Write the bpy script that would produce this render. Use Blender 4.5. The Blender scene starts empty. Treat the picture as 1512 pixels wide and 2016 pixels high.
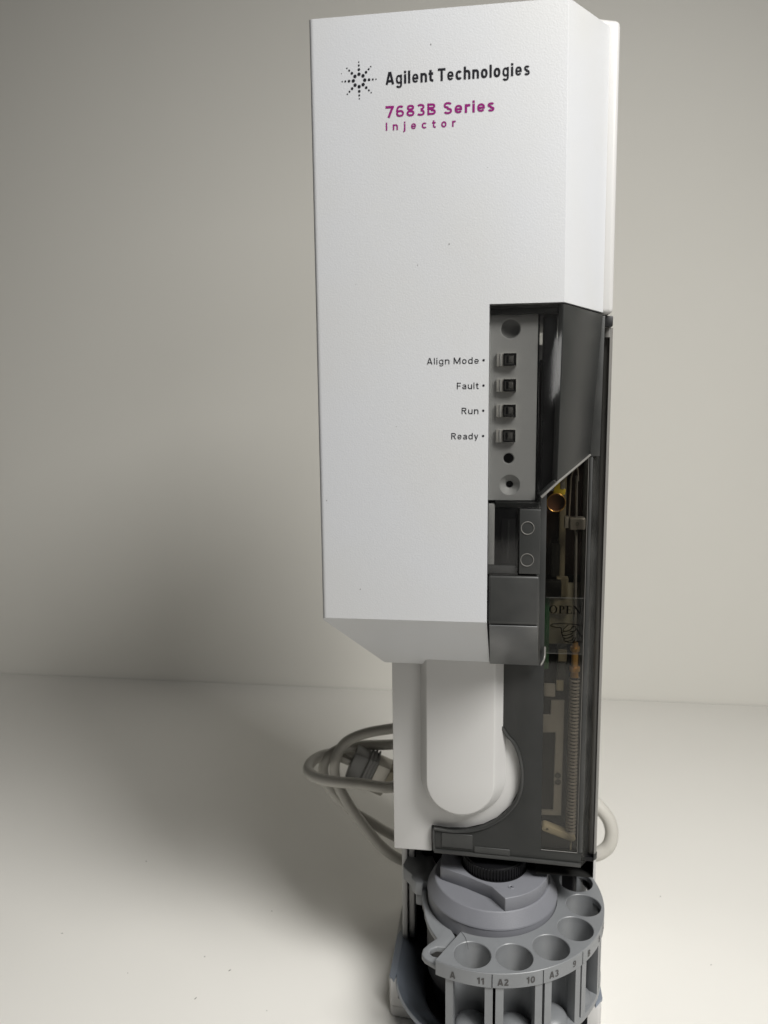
import bpy, bmesh, math, random
from mathutils import Vector, Matrix
random.seed(7)
S = 0.001            # the scene is laid out in millimetres
ZT = 52.0            # table top lies 52 mm under the turret's upper face (z = 0 below)
scene = bpy.context.scene
COL = scene.collection
PI = math.pi
R = math.radians

# ------------------------------------------------------------------ camera
cam = bpy.data.cameras.new('camera')
co = bpy.data.objects.new('camera', cam); COL.objects.link(co); scene.camera = co
cam.sensor_fit = 'VERTICAL'; cam.sensor_height = 36.0; cam.lens = 1514.0/2016.0*36.0
cam.clip_start = 0.01; cam.clip_end = 50.0
yaw, pitch, roll = R(8.185), R(8.4155), R(-0.6404)
fw = Vector((-math.sin(yaw)*math.cos(pitch), math.cos(yaw)*math.cos(pitch), -math.sin(pitch)))
rt = Vector((math.cos(yaw), math.sin(yaw), 0)); up = rt.cross(fw)
r2 = math.cos(roll)*rt + math.sin(roll)*up; u2 = -math.sin(roll)*rt + math.cos(roll)*up
mw = Matrix((r2, u2, -fw)).transposed().to_4x4()
mw.translation = Vector((0.47, -271.34, 186.2+ZT))*S
co.matrix_world = mw
cam.dof.use_dof = True; cam.dof.focus_distance = 0.25; cam.dof.aperture_fstop = 20.0

# ------------------------------------------------------------------ world and lamps
w = bpy.data.worlds.new('World'); scene.world = w; w.use_nodes = True
bg = w.node_tree.nodes['Background']; bg.inputs[0].default_value = (1.0, .97, .92, 1); bg.inputs[1].default_value = 0.004
def area(name, loc, target, size, size_y, power, col):
    l = bpy.data.lights.new(name, 'AREA'); l.shape = 'RECTANGLE'; l.size = size; l.size_y = size_y
    l.energy = power; l.color = col
    o = bpy.data.objects.new(name, l); COL.objects.link(o)
    o.location = Vector(loc)*S; d = (Vector(target)-Vector(loc)).normalized()
    o.rotation_euler = d.to_track_quat('-Z', 'Y').to_euler()
    return o
area('bench_lamp_light', (364, -364, 673), (-70, -10, 20), .22, .22, 2.38, (1.0, .985, .955)).data.spread = R(112)
area('ceiling_panel_light', (192, -361, 862), (-40, -60, -52), .22, .22, 0.90, (1.0, .985, .955)).data.spread = R(112)
area('far_lamp_light', (420, -700, 420), (-220, 200, 220), .20, .20, 0.34, (1.0, .985, .955)).data.spread = R(120)

vs = scene.view_settings
vs.view_transform = 'Standard'; vs.look = 'None'; vs.exposure = 0.0; vs.gamma = 1.0
scene.render.engine = 'CYCLES'
scene.cycles.use_denoising = True
scene.cycles.max_bounces = 12; scene.cycles.diffuse_bounces = 3; scene.cycles.transparent_max_bounces = 24; scene.cycles.caustics_reflective = False

# ------------------------------------------------------------------ materials
def mat(name, col, rough=.45, metal=0.0, spec=.5, grain=None, coat=0.0, var=0.0, varscale=60., varcol=None):
    m = bpy.data.materials.new(name); m.use_nodes = True
    nt = m.node_tree; b = nt.nodes['Principled BSDF']
    b.inputs['Base Color'].default_value = (*col, 1); b.inputs['Roughness'].default_value = rough
    b.inputs['Metallic'].default_value = metal; b.inputs['Specular IOR Level'].default_value = spec
    b.inputs['Coat Weight'].default_value = coat
    tc = nt.nodes.new('ShaderNodeTexCoord')
    if grain:
        sc_, st = grain
        n = nt.nodes.new('ShaderNodeTexNoise'); n.inputs['Scale'].default_value = sc_; n.inputs['Detail'].default_value = 3.0
        n.inputs['Roughness'].default_value = .55
        nt.links.new(tc.outputs['Object'], n.inputs['Vector'])
        bp = nt.nodes.new('ShaderNodeBump'); bp.inputs['Strength'].default_value = st; bp.inputs['Distance'].default_value = .0004
        nt.links.new(n.outputs['Fac'], bp.inputs['Height']); nt.links.new(bp.outputs['Normal'], b.inputs['Normal'])
    if var:
        n = nt.nodes.new('ShaderNodeTexNoise'); n.inputs['Scale'].default_value = varscale; n.inputs['Detail'].default_value = 6.0
        nt.links.new(tc.outputs['Object'], n.inputs['Vector'])
        mx = nt.nodes.new('ShaderNodeMix'); mx.data_type = 'RGBA'
        vc = varcol or tuple(c*(1-var) for c in col)
        mx.inputs[6].default_value = (*col, 1); mx.inputs[7].default_value = (*vc, 1)
        rp = nt.nodes.new('ShaderNodeMapRange'); rp.inputs[1].default_value = .42; rp.inputs[2].default_value = .75
        nt.links.new(n.outputs['Fac'], rp.inputs[0]); nt.links.new(rp.outputs[0], mx.inputs[0])
        nt.links.new(mx.outputs[2], b.inputs['Base Color'])
        rr = nt.nodes.new('ShaderNodeMapRange'); rr.inputs[3].default_value = rough*.85; rr.inputs[4].default_value = min(1, rough*1.25)
        nt.links.new(n.outputs['Fac'], rr.inputs[0]); nt.links.new(rr.outputs[0], b.inputs['Roughness'])
    return m
def smoke(name, tint, rough=.06, haze=0.0, hazecol=(.1, .1, .1)):
    """tinted clear plastic: light passes straight through with a tint, plus surface gloss and a little haze"""
    m = bpy.data.materials.new(name); m.use_nodes = True
    nt = m.node_tree; nt.nodes.clear()
    out = nt.nodes.new('ShaderNodeOutputMaterial')
    tr = nt.nodes.new('ShaderNodeBsdfTransparent'); tr.inputs[0].default_value = (*tint, 1)
    df = nt.nodes.new('ShaderNodeBsdfDiffuse'); df.inputs[0].default_value = (*hazecol, 1)
    m1 = nt.nodes.new('ShaderNodeMixShader'); m1.inputs[0].default_value = haze
    if haze:
        tc = nt.nodes.new('ShaderNodeTexCoord'); n = nt.nodes.new('ShaderNodeTexNoise')
        n.inputs['Scale'].default_value = 90; n.inputs['Detail'].default_value = 8
        nt.links.new(tc.outputs['Object'], n.inputs['Vector'])
        mr = nt.nodes.new('ShaderNodeMapRange'); mr.inputs[1].default_value = .35; mr.inputs[2].default_value = .8
        mr.inputs[3].default_value = haze*.6; mr.inputs[4].default_value = min(1, haze*1.8)
        nt.links.new(n.outputs['Fac'], mr.inputs[0]); nt.links.new(mr.outputs[0], m1.inputs[0])
    nt.links.new(tr.outputs[0], m1.inputs[1]); nt.links.new(df.outputs[0], m1.inputs[2])
    gl = nt.nodes.new('ShaderNodeBsdfGlossy'); gl.inputs['Roughness'].default_value = rough
    lw = nt.nodes.new('ShaderNodeLayerWeight'); pw = nt.nodes.new('ShaderNodeMath'); pw.operation = 'POWER'; pw.inputs[1].default_value = 5
    fr = nt.nodes.new('ShaderNodeMath'); fr.operation = 'MULTIPLY_ADD'; fr.inputs[1].default_value = .96; fr.inputs[2].default_value = .04
    lw.inputs['Blend'].default_value = .5; nt.links.new(lw.outputs['Facing'], pw.inputs[0]); nt.links.new(pw.outputs[0], fr.inputs[0])
    m2 = nt.nodes.new('ShaderNodeMixShader')
    nt.links.new(fr.outputs[0], m2.inputs[0]); nt.links.new(m1.outputs[0], m2.inputs[1]); nt.links.new(gl.outputs[0], m2.inputs[2])
    nt.links.new(m2.outputs[0], out.inputs[0])
    return m
M_ = {}
M_['shell'] = mat('white_textured_plastic', (.53, .54, .56), .42, grain=(2100, .13), var=.05, varscale=14, varcol=(.515, .515, .505))
M_['white'] = mat('smooth_white_plastic', (.51, .505, .495), .38, grain=(2500, .05), var=.02, varscale=30)
M_['frost'] = mat('frosted_smoke_plastic', (.034, .035, .034), .34, spec=.35, grain=(3000, .06), var=.25, varscale=60, varcol=(.055, .055, .053))
M_['frost_dark'] = mat('frosted_smoke_plastic_dark', (.023, .024, .023), .36, spec=.35, grain=(3000, .06), var=.2, varscale=50, varcol=(.034, .034, .033))
M_['frost_mid'] = mat('frosted_smoke_plastic_pale', (.115, .118, .12), .30, grain=(3000, .06), var=.3, varscale=60, varcol=(.17, .17, .17))
M_['frost_light'] = mat('pale_smoke_plastic', (.17, .165, .155), .22, grain=(1500, .04), var=.15, varscale=70)
M_['clear'] = smoke('clear_smoke_plastic', (.745, .73, .69), .04, .006, (.3, .3, .28))
M_['cover'] = smoke('smoked_cover_plastic', (.725, .725, .72), .10, .015, (.2, .2, .2))
M_['side'] = smoke('smoked_side_plastic', (.80, .79, .77), .15, .10, (.22, .22, .21))
M_['film'] = smoke('clear_label_film', (.90, .90, .88), .15, .015, (.3, .3, .3))
M_['black'] = mat('black_plastic', (.005, .005, .006), .45, spec=.3, grain=(2500, .08))
M_['blackgloss'] = mat('black_gloss_plastic', (.012, .012, .013), .38)
M_['ink'] = mat('black_ink', (.010, .010, .014), .6, spec=.15)
M_['print'] = mat('black_film_print', (.002, .002, .002), .9, spec=0.0)
M_['plum'] = mat('plum_ink', (.22, .010, .14), .6, spec=.15)
M_['greyink'] = mat('grey_ink', (.055, .052, .052), .6)
M_['panel'] = mat('pale_grey_plastic', (.63, .63, .62), .5, var=.04)
M_['recess'] = mat('grey_recess_plastic', (.33, .33, .325), .5)
M_['lens'] = mat('pale_light_pipe', (.75, .73, .69), .15)
M_['turret'] = mat('slate_grey_plastic', (.200, .208, .217), .36, grain=(2600, .10), var=.12, varscale=80)
M_['hub'] = mat('slate_blue_plastic', (.190, .194, .214), .40, grain=(3600, .20), var=.10, varscale=70)
M_['tray'] = mat('blue_grey_plastic', (.20, .225, .265), .30, grain=(2600, .08), var=.12, varscale=60)
M_['steel'] = mat('brushed_steel', (.30, .285, .27), .35, .25)
M_['steel_dark'] = mat('spring_steel', (.40, .36, .32), .35, .25)
M_['brass'] = mat('brass', (.70, .40, .12), .28, .6)
M_['copper'] = mat('copper', (.28, .15, .10), .35, .5)
M_['green'] = mat('circuit_board_green', (.02, .12, .045), .4, var=.5, varscale=300)
M_['maroon'] = mat('dark_maroon_plastic', (.05, .014, .011), .45)
M_['dark'] = mat('dark_cavity_plastic', (.012, .012, .011), .6)
M_['tan'] = mat('tan_plastic', (.30, .265, .19), .45)
M_['olive'] = mat('olive_grey_plastic', (.36, .335, .25), .6, var=.45, varscale=120)
M_['beige'] = mat('beige_plastic', (.52, .46, .34), .45)
M_['gold'] = mat('yellow_flex_foil', (.75, .58, .06), .35)
M_['cable'] = mat('grey_cable_sheath', (.47, .455, .415), .45, grain=(1200, .1), var=.08, varscale=90)
M_['plug'] = mat('grey_plug_plastic', (.19, .19, .185), .45, grain=(2000, .1))
M_['metalplug'] = mat('dull_plated_metal', (.42, .40, .36), .45, .6)
M_['speck'] = mat('dark_dust', (.05, .045, .04), .9)
M_['table'] = mat('white_laminate', (.81, .795, .755), .30, grain=(400, .03), var=.03, varscale=9)
M_['wall'] = mat('painted_wall', (.715, .70, .65), .7, grain=(250, .05), var=.03, varscale=4)

# ------------------------------------------------------------------ builders
BASE = {}
def thing(name, base, label, cat):
    o = bpy.data.objects.new(name, None); COL.objects.link(o)
    o.empty_display_size = .02
    o.location = Vector((base[0], base[1], base[2]+ZT))*S
    o['label'] = label; o['category'] = cat
    BASE[o.name] = Vector(base)
    return o
def base_of(p):
    while p is not None:
        if p.name in BASE: return BASE[p.name]
        p = p.parent
    return Vector((0, 0, -ZT))
def finish(name, me, m, parent=None, smooth=35):
    me.materials.append(m if not isinstance(m, str) else M_[m])
    if smooth:
        for p in me.polygons: p.use_smooth = True
        me.set_sharp_from_angle(angle=R(smooth))
    o = bpy.data.objects.new(name, me); COL.objects.link(o)
    if parent is not None: o.parent = parent
    return o
def build(name, bm, m, parent=None, smooth=35, bevel=0, seg=2, bang=25, edges=None):
    bmesh.ops.remove_doubles(bm, verts=bm.verts, dist=1e-4)
    bmesh.ops.recalc_face_normals(bm, faces=bm.faces)
    if bevel:
        es = edges(bm) if edges else [e for e in bm.edges if len(e.link_faces) == 2 and e.calc_face_angle(0) > R(bang)]
        bmesh.ops.bevel(bm, geom=es, offset=bevel, segments=seg, profile=.5, affect='EDGES', clamp_overlap=True)
    b = base_of(parent)
    for v in bm.verts: v.co = (v.co-b)*S
    me = bpy.data.meshes.new(name); bm.to_mesh(me); bm.free()
    return finish(name, me, m, parent, smooth)
def add_poly(bm, pts): return bm.faces.new([bm.verts.new(p) for p in pts])
def add_prism(bm, pts, a, b, axis):
    f = {'y': lambda p, t: (p[0], t, p[1]), 'z': lambda p, t: (p[0], p[1], t), 'x': lambda p, t: (t, p[0], p[1])}[axis]
    A = [bm.verts.new(f(p, a)) for p in pts]; B = [bm.verts.new(f(p, b)) for p in pts]
    n = len(pts)
    bm.faces.new(A); bm.faces.new(B[::-1])
    for i in range(n): bm.faces.new((A[i], B[i], B[(i+1) % n], A[(i+1) % n]))
def prism(name, pts, a, b, axis, m, parent, bevel=0, seg=2, smooth=35):
    bm = bmesh.new(); add_prism(bm, pts, a, b, axis)
    return build(name, bm, m, parent, smooth, bevel, seg)
def add_box(bm, x0, x1, y0, y1, z0, z1): add_prism(bm, [(x0, y0), (x1, y0), (x1, y1), (x0, y1)], z0, z1, 'z')
def box(name, x0, x1, y0, y1, z0, z1, m, parent, bevel=0, seg=2):
    bm = bmesh.new(); add_box(bm, x0, x1, y0, y1, z0, z1)
    return build(name, bm, m, parent, 35, bevel, seg)
def circle(cx, cy, r, n=48, a0=0, a1=2*PI, close=False):
    k = n if not close else n-1
    return [(cx+r*math.cos(a0+(a1-a0)*i/k), cy+r*math.sin(a0+(a1-a0)*i/k)) for i in range(n)]
def add_lathe(bm, prof, c, axis='z', n=48):
    rings = []
    for r, h in prof:
        if r < 1e-6:
            p = (c[0], c[1], h) if axis == 'z' else (c[0], h, c[1]); rings.append([bm.verts.new(p)])
        else:
            rings.append([bm.verts.new((x, y, h) if axis == 'z' else (x, h, y)) for x, y in circle(c[0], c[1], r, n)])
    for A, B in zip(rings, rings[1:]):
        for i in range(n):
            j = (i+1) % n
            if len(A) == 1 and len(B) == 1: continue
            if len(A) == 1: bm.faces.new((A[0], B[j], B[i]))
            elif len(B) == 1: bm.faces.new((A[i], A[j], B[0]))
            else: bm.faces.new((A[i], A[j], B[j], B[i]))
def lathe(name, prof, c, m, parent, axis='z', n=48, smooth=40):
    bm = bmesh.new(); add_lathe(bm, prof, c, axis, n); return build(name, bm, m, parent, smooth)
def spline(pts, n):
    P = [Vector(p) for p in pts]; P = [2*P[0]-P[1]]+P+[2*P[-1]-P[-2]]; out = []
    for i in range(1, len(P)-2):
        for k in range(n):
            t = k/n; a, b, c, d = P[i-1:i+3]
            out.append(.5*((2*b)+(c-a)*t+(2*a-5*b+4*c-d)*t*t+(3*b-a-3*c+d)*t**3))
    out.append(P[-2]); return out
def add_tube(bm, pts, r, n=12, rad=None):
    prev = None; N = None
    for i, p in enumerate(pts):
        t = (pts[min(i+1, len(pts)-1)]-pts[max(i-1, 0)]).normalized()
        if N is None:
            N = t.orthogonal().normalized()
        N = (N-t*N.dot(t)).normalized(); Bn = t.cross(N)
        rr = r if rad is None else rad(i)
        ring = [bm.verts.new(p+rr*(math.cos(2*PI*k/n)*N+math.sin(2*PI*k/n)*Bn)) for k in range(n)]
        if prev:
            for k in range(n): bm.faces.new((prev[k], prev[(k+1) % n], ring[(k+1) % n], ring[k]))
        else: first = ring
        prev = ring
    bm.faces.new(first[::-1]); bm.faces.new(prev)
def tube(name, pts, r, m, parent, n=12):
    bm = bmesh.new(); add_tube(bm, [Vector(p) for p in pts], r, n); return build(name, bm, m, parent, 50)
def add_holed(bm, poly, c, r, top, bottom, to3, n=48, lip=0.0):
    """a plate cell with a round hole: poly is convex as seen from c"""
    angs = [2*PI*i/n for i in range(n)]
    for p in poly: angs.append(math.atan2(p[1]-c[1], p[0]-c[0]) % (2*PI))
    angs = sorted(angs); angs = [a for i, a in enumerate(angs) if i == 0 or a-angs[i-1] > 1e-5]
    def hit(a):
        d = (math.cos(a), math.sin(a)); best = None
        for i in range(len(poly)):
            p, q = poly[i], poly[(i+1) % len(poly)]; e = (q[0]-p[0], q[1]-p[1])
            den = d[0]*e[1]-d[1]*e[0]
            if abs(den) < 1e-12: continue
            w_ = (p[0]-c[0], p[1]-c[1]); t = (w_[0]*e[1]-w_[1]*e[0])/den; s = (w_[0]*d[1]-w_[1]*d[0])/den
            if t > 0 and -1e-7 <= s <= 1+1e-7 and (best is None or t < best): best = t
        return (c[0]+best*d[0], c[1]+best*d[1])
    O = [hit(a) for a in angs]; sgn = 1 if bottom < top else -1
    lv = top-sgn*lip
    rows = []
    for pts, h in ((O, bottom), (O, top), ([(c[0]+(r+lip)*math.cos(a), c[1]+(r+lip)*math.sin(a)) for a in angs], top),
                   ([(c[0]+r*math.cos(a), c[1]+r*math.sin(a)) for a in angs], lv), ([(c[0]+r*math.cos(a), c[1]+r*math.sin(a)) for a in angs], bottom)):
        rows.append([bm.verts.new(to3(p, h)) for p in pts])
    k = len(angs)
    for A, B in list(zip(rows, rows[1:]))[1:]+[(rows[4], rows[0])]:
        for i in range(k):
            bm.faces.new((A[i], A[(i+1) % k], B[(i+1) % k], B[i]))
    return rows
def glyph(ch, W, w):
    """centre lines of a grotesque letter: cap height 1, bowl width W, stroke w -> (advance width, strokes)"""
    h = w/2; X = .735
    def el(cx, cy, rx, ry, a0, a1, n=22):
        e = 2/2.35; out = []
        for i in range(n+1):
            a = R(a0+(a1-a0)*i/n); c, s = math.cos(a), math.sin(a)
            out.append((cx+rx*math.copysign(abs(c)**e, c), cy+ry*math.copysign(abs(s)**e, s)))
        return out
    def bowl(a0, a1, top=X, wd=W): return el(wd/2, top/2, wd/2-h, top/2-h, a0, a1)
    m = W/2; L, Rr = h, W-h; ay = X-h-.24
    arch = lambda x0, x1: [(x0, ay-.05)]+el((x0+x1)/2, X-h-.22, (x1-x0)/2, .22, 165, 0, 16)+[(x1, 0)]
    G = {
     'A': (W*1.22, [[(h*.8, 0), (W*.61-h*.25, 1)], [(W*1.22-h*.8, 0), (W*.61+h*.25, 1)], [(W*.28, .27), (W*.94, .27)]]),
     'T': (W*1.08, [[(0, 1-h), (W*1.08, 1-h)], [(W*.54, 0), (W*.54, 1)]]),
     'I': (w, [[(h, 0), (h, 1)]]),
     'F': (W*.95, [[(h, 0), (h, 1)], [(h, 1-h), (W*.95, 1-h)], [(h, .5), (W*.85, .5)]]),
     'l': (w, [[(h, 0), (h, 1)]]),
     'i': (w, [[(h, 0), (h, X)], [(h, 1-w*.95), (h, 1)]]),
     'j': (w*1.3, [[(w*.8, X), (w*.8, -.08)]+el(w*.8-.2, -.08, .2, .13, 0, -80, 8), [(w*.8, 1-w*.95), (w*.8, 1)]]),
     'n': (W, [[(L, 0), (L, X)], arch(L, Rr)]),
     'h': (W, [[(L, 0), (L, 1)], arch(L, Rr)]),
     'u': (W, [[(Rr, 0), (Rr, X)], [(Rr, .29)]+el(m, h+.22, m-h, .22, -15, -180, 16)+[(L, X)]]),
     'r': (W*.68, [[(L, 0), (L, X)], [(L, ay-.05)]+el(L+.24, X-h-.24, .24, .24, 165, 85, 12)+[(W*.68, X-h)]]),
     't': (W*.66, [[(W*.27, .93), (W*.27, .17+h)]+el(W*.27+.17, .17+h, .17, .17, 185, 270, 8)+[(W*.66, h)], [(0, X-h), (W*.64, X-h)]]),
     'o': (W, [bowl(0, 360)]),
     'c': (W*.94, [bowl(38, 322)]),
     'e': (W, [bowl(-35, -360), [(L, X*.5-.01), (W-h*.3, X*.5-.01)]]),
     'a': (W*.96, [[(W*.96-h, 0), (W*.96-h, X*.62)]+el(W*.48, X*.62, W*.48-h, X*.38-h, 0, 160, 14), el(W*.46, .22, W*.46-h, .22-h, 45, 315, 18)+[(W*.96-h, .12)], [(W*.5, X*.58), (W*.96-h, X*.62)]]),
     'd': (W, [bowl(0, 360), [(Rr, 0), (Rr, 1)]]),
     'g': (W, [bowl(0, 360), [(Rr, X), (Rr, -.04)]+el(m, -.04, m-h, .2, 0, -155, 14)]),
     'y': (W, [[(h*.9, X), (W*.5, .02)], [(W-h*.9, X), (W*.42, -.1)]+el(W*.2, -.06, W*.2, .14, -20, -90, 6)]),
     's': (W*.9, [el(W*.45, X*.73, W*.45-h, X*.27-h*.75, 25, 265, 16)+el(W*.45, X*.27, W*.45-h, X*.27-h*.75, 88, -155, 16)]),
     'S': (W*1.08, [el(W*.54, .74, W*.54-h, .26-h*.8, 20, 265, 18)+el(W*.54, .26, W*.54-h, .26-h*.8, 88, -160, 18)]),
     'M': (W*1.5, [[(h, 0), (h, 1)], [(W*1.5-h, 0), (W*1.5-h, 1)], [(h, 1), (W*.75, .08)], [(W*1.5-h, 1), (W*.75, .08)]]),
     'R': (W*1.15, [[(h, 0), (h, 1)], [(h, 1-h), (W*.6, 1-h)]+el(W*.6, .74, W*.5-h, .26-h, 90, -90, 16)+[(h, .48+h)], [(W*.6, .48), (W*1.15-h, 0)]]),
     'B': (W*1.1, [[(h, 0), (h, 1)], [(h, 1-h), (W*.55, 1-h)]+el(W*.55, .75, W*.49-h, .25-h, 90, -90, 16)+[(h, .5+h)], [(h, .53), (W*.58, .53)]+el(W*.58, .265, W*.52-h, .265-h, 90, -90, 16)+[(h, h)]]),
     'C': (W*1.1, [el(W*.55, .5, W*.55-h, .5-h, 38, 322, 26)]),
     '7': (W*1.02, [[(0, 1-h), (W*1.02, 1-h)], [(W*1.02-h*.8, 1-h*.6), (W*.36, 0)]]),
     '6': (W*1.04, [el(W*.52, .31, W*.52-h, .31-h, 0, 360), el(W*.56, .5, W*.56-h, .5-h, 48, 185, 18)]),
     '9': (W*1.04, [el(W*.52, .69, W*.52-h, .31-h, 0, 360), el(W*.48, .5, W*.56-h, .5-h, 228, 365, 18)]),
     '8': (W*1.04, [el(W*.52, .745, W*.48-h, .255-h, 0, 360), el(W*.52, .27, W*.52-h, .27-h*.9, 0, 360)]),
     '3': (W*1.02, [el(W*.48, .74, W*.5-h, .26-h*.8, 150, -90, 18), el(W*.48, .265, W*.54-h, .265-h*.8, 90, -150, 18)]),
     '0': (W*1.04, [el(W*.52, .5, W*.52-h, .5-h, 0, 360, 30)]),
     '1': (W*.7, [[(W*.7-h-.05, 0), (W*.7-h-.05, 1)], [(W*.7-h, 1-h*.9), (0, .74)]]),
     '2': (W*1.0, [el(W*.5, .72, W*.5-h, .28-h, 165, -28, 16)+[(h*1.3, h*1.2)], [(h*.3, h), (W, h)]]),
    }
    return G[ch]
def text_strokes(s, W, w, gap, space):
    x = 0.0; out = []
    for ch in s:
        if ch == ' ': x += space; continue
        adv, st = glyph(ch, W, w)
        out += [([(p[0]+x, p[1]) for p in l], .82 if ch in 'esaSB8369g' else 1.0) for l in st]; x += adv+gap
    return out, x-gap
def stroke_faces(strokes, w, kx, ky):
    """quads of every stroke, widths kept even after scaling"""
    quads = []
    for si, (l, fac) in enumerate(strokes):
        P = [Vector((p[0]*kx, p[1]*ky)) for p in l]; closed = (P[0]-P[-1]).length < 1e-4*ky; n = len(P); LR_ = []
        hw = fac*w*ky/2
        for i in range(n):
            a = P[i-1] if i else (P[-2] if closed else None); c = P[i+1] if i < n-1 else (P[1] if closed else None)
            t0 = (P[i]-a).normalized() if a is not None and (P[i]-a).length > 1e-9 else None
            t1 = (c-P[i]).normalized() if c is not None and (c-P[i]).length > 1e-9 else None
            t = ((t0 or t1)+(t1 or t0)).normalized(); nn = Vector((-t.y, t.x))
            k = hw if t0 is None or t1 is None else hw/max(.6, nn.dot(Vector((-t1.y, t1.x))))
            LR_.append((P[i]+nn*k, P[i]-nn*k))
        for i in range(n-1): quads.append((si, LR_[i][0], LR_[i+1][0], LR_[i+1][1], LR_[i][1]))
    return quads
def lettering(name, s, x0, x1, zb, cap, y, m, parent, W=.5, w=.2, gap=.1, space=.25):
    st, tot = text_strokes(s, W, w, gap, space); kx = (x1-x0)/tot
    bm = bmesh.new()
    for si, *q in stroke_faces(st, w, kx, cap):
        yy = y-.003*(si % 7)
        f = add_poly(bm, [(x0+p.x, yy, zb+p.y) for p in q]); f.normal_update()
        if f.normal.y > 0: f.normal_flip()
    b = base_of(parent)
    for v in bm.verts: v.co = (v.co-b)*S
    me = bpy.data.meshes.new(name); bm.to_mesh(me); bm.free()
    return finish(name, me, m, parent, 0)
def curved_lettering(name, s, ang, zc, cap, rad, m, parent, W=.62, w=.2, gap=.14):
    st, tot = text_strokes(s, W, w, gap, .3); bm = bmesh.new()
    for si, *q in stroke_faces(st, w, cap, cap):
        r_ = rad+.003*(si % 7); pts = []
        for p in q:
            a = R(ang)+(p.x-tot*cap/2)/rad; pts.append((r_*math.cos(a), r_*math.sin(a), zc-cap/2+p.y))
        add_poly(bm, pts)
    b = base_of(parent)
    for v in bm.verts: v.co = (v.co-b)*S
    me = bpy.data.meshes.new(name); bm.to_mesh(me); bm.free()
    return finish(name, me, m, parent, 0)
def add_ribbon(bm, pts, wd, y):
    """flat printed stroke of width wd in the plane y"""
    P = [Vector((p[0], 0, p[1])) for p in pts]
    L, Rr = [], []
    for i, p in enumerate(P):
        t = (P[min(i+1, len(P)-1)]-P[max(i-1, 0)]).normalized(); n = Vector((-t.z, 0, t.x))
        L.append(bm.verts.new(p+n*wd/2+Vector((0, y, 0)))); Rr.append(bm.verts.new(p-n*wd/2+Vector((0, y, 0))))
    for i in range(len(P)-1): bm.faces.new((L[i], L[i+1], Rr[i+1], Rr[i]))

# ------------------------------------------------------------------ setting
WALL_Y = 330.0
def sheet(name, pts, m):
    bm = bmesh.new(); add_poly(bm, pts); o = build(name, bm, m, None, 0); o.location = (0, 0, 0)
    o['kind'] = 'structure'; return o
tb = bmesh.new(); add_box(tb, -1100, 1100, -430, WALL_Y-.6, -ZT-25, -ZT)
t = build('table_top', tb, 'table', None, 35, 1.0, 2); t['kind'] = 'structure'
wb = bmesh.new(); add_box(wb, -1600, 1600, WALL_Y, WALL_Y+40, -ZT-60, 1500)
t = build('wall', wb, 'wall', None, 0); t['kind'] = 'structure'
bm = bmesh.new()
for i, (x, y, l, a) in enumerate([(-177.4, 78.1, .9, 0), (-191.1, 21.2, 1.0, .6), (-116.3, -7.6, 1.6, 1.2), (-107.8, 8.9, 1.6, .9), (-121.3, 15.3, .7, 0),
                                  (-100.9, 48, .6, 0), (93.3, 37.9, .6, .4), (81.6, 81.9, .6, 0), (-150, 2, .4, 0), (-86, -10, .4, 1), (120, 20, .4, 1)]):
    d = Vector((math.cos(a), math.sin(a), 0)); p = Vector((x, y, -ZT+.13)); l *= .75
    add_tube(bm, [p-d*l*.5, p-d*l*.2, p+d*l*.2, p+d*l*.5], .13, 6, lambda i: (.06, .13, .14, .06)[i])
o = build('dust_specks', bm, 'speck', None); o['kind'] = 'stuff'; o['label'] = 'dark dust specks scattered on the white table top'; o['category'] = 'dust'

# ------------------------------------------------------------------ the injector tower
T = thing('injector_tower', (2, 28, -ZT), 'tall white laboratory injector tower with smoked door, standing on the table', 'lab instrument')
FY, PY = -44.0, -10.0        # front face and set-back plate
# front shell
bm = bmesh.new()
Fv = [(-52.7, FY, 118.7), (-1.2, FY, 118.7), (-1.2, FY, 212.4), (19.7, FY, 212.4), (19.0, FY, 291.2), (-52.7, FY, 291.0)]
Bv = [(-37.3, PY-1, 93.2), (-.2, PY-1, 93.0), (-1.2, PY-1, 212.6), (34.6, PY-1, 212.6), (34.2, PY-1, 297.2), (-37.3, PY-1, 297.0)]
fv = [bm.verts.new(p) for p in Fv]; bv = [bm.verts.new(p) for p in Bv]
bm.faces.new(fv); bm.faces.new(bv[::-1])
for i in range(6): bm.faces.new((fv[i], bv[i], bv[(i+1) % 6], fv[(i+1) % 6]))
def shell_edges(b):
    out = []
    for e in b.edges:
        a, c = e.verts[0].co, e.verts[1].co; mx = (a+c)/2
        front = a.y < FY+1 and c.y < FY+1
        if front and (mx.z > 285 or (mx.x > 19 and mx.z > 215)): out.append(e)
        elif not front and abs(a.y-c.y) > 5 and (mx.z > 280): out.append(e)
    return out
bmesh.ops.recalc_face_normals(bm, faces=bm.faces)
bmesh.ops.bevel(bm, geom=[e for e in bm.edges if all(v.co.x < -50 and v.co.y < FY+1 for v in e.verts)], offset=2.1, segments=6, profile=.5, affect='EDGES')
shell = build('front_shell', bm, 'shell', T, 30, 1.3, 5, edges=shell_edges)
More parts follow.
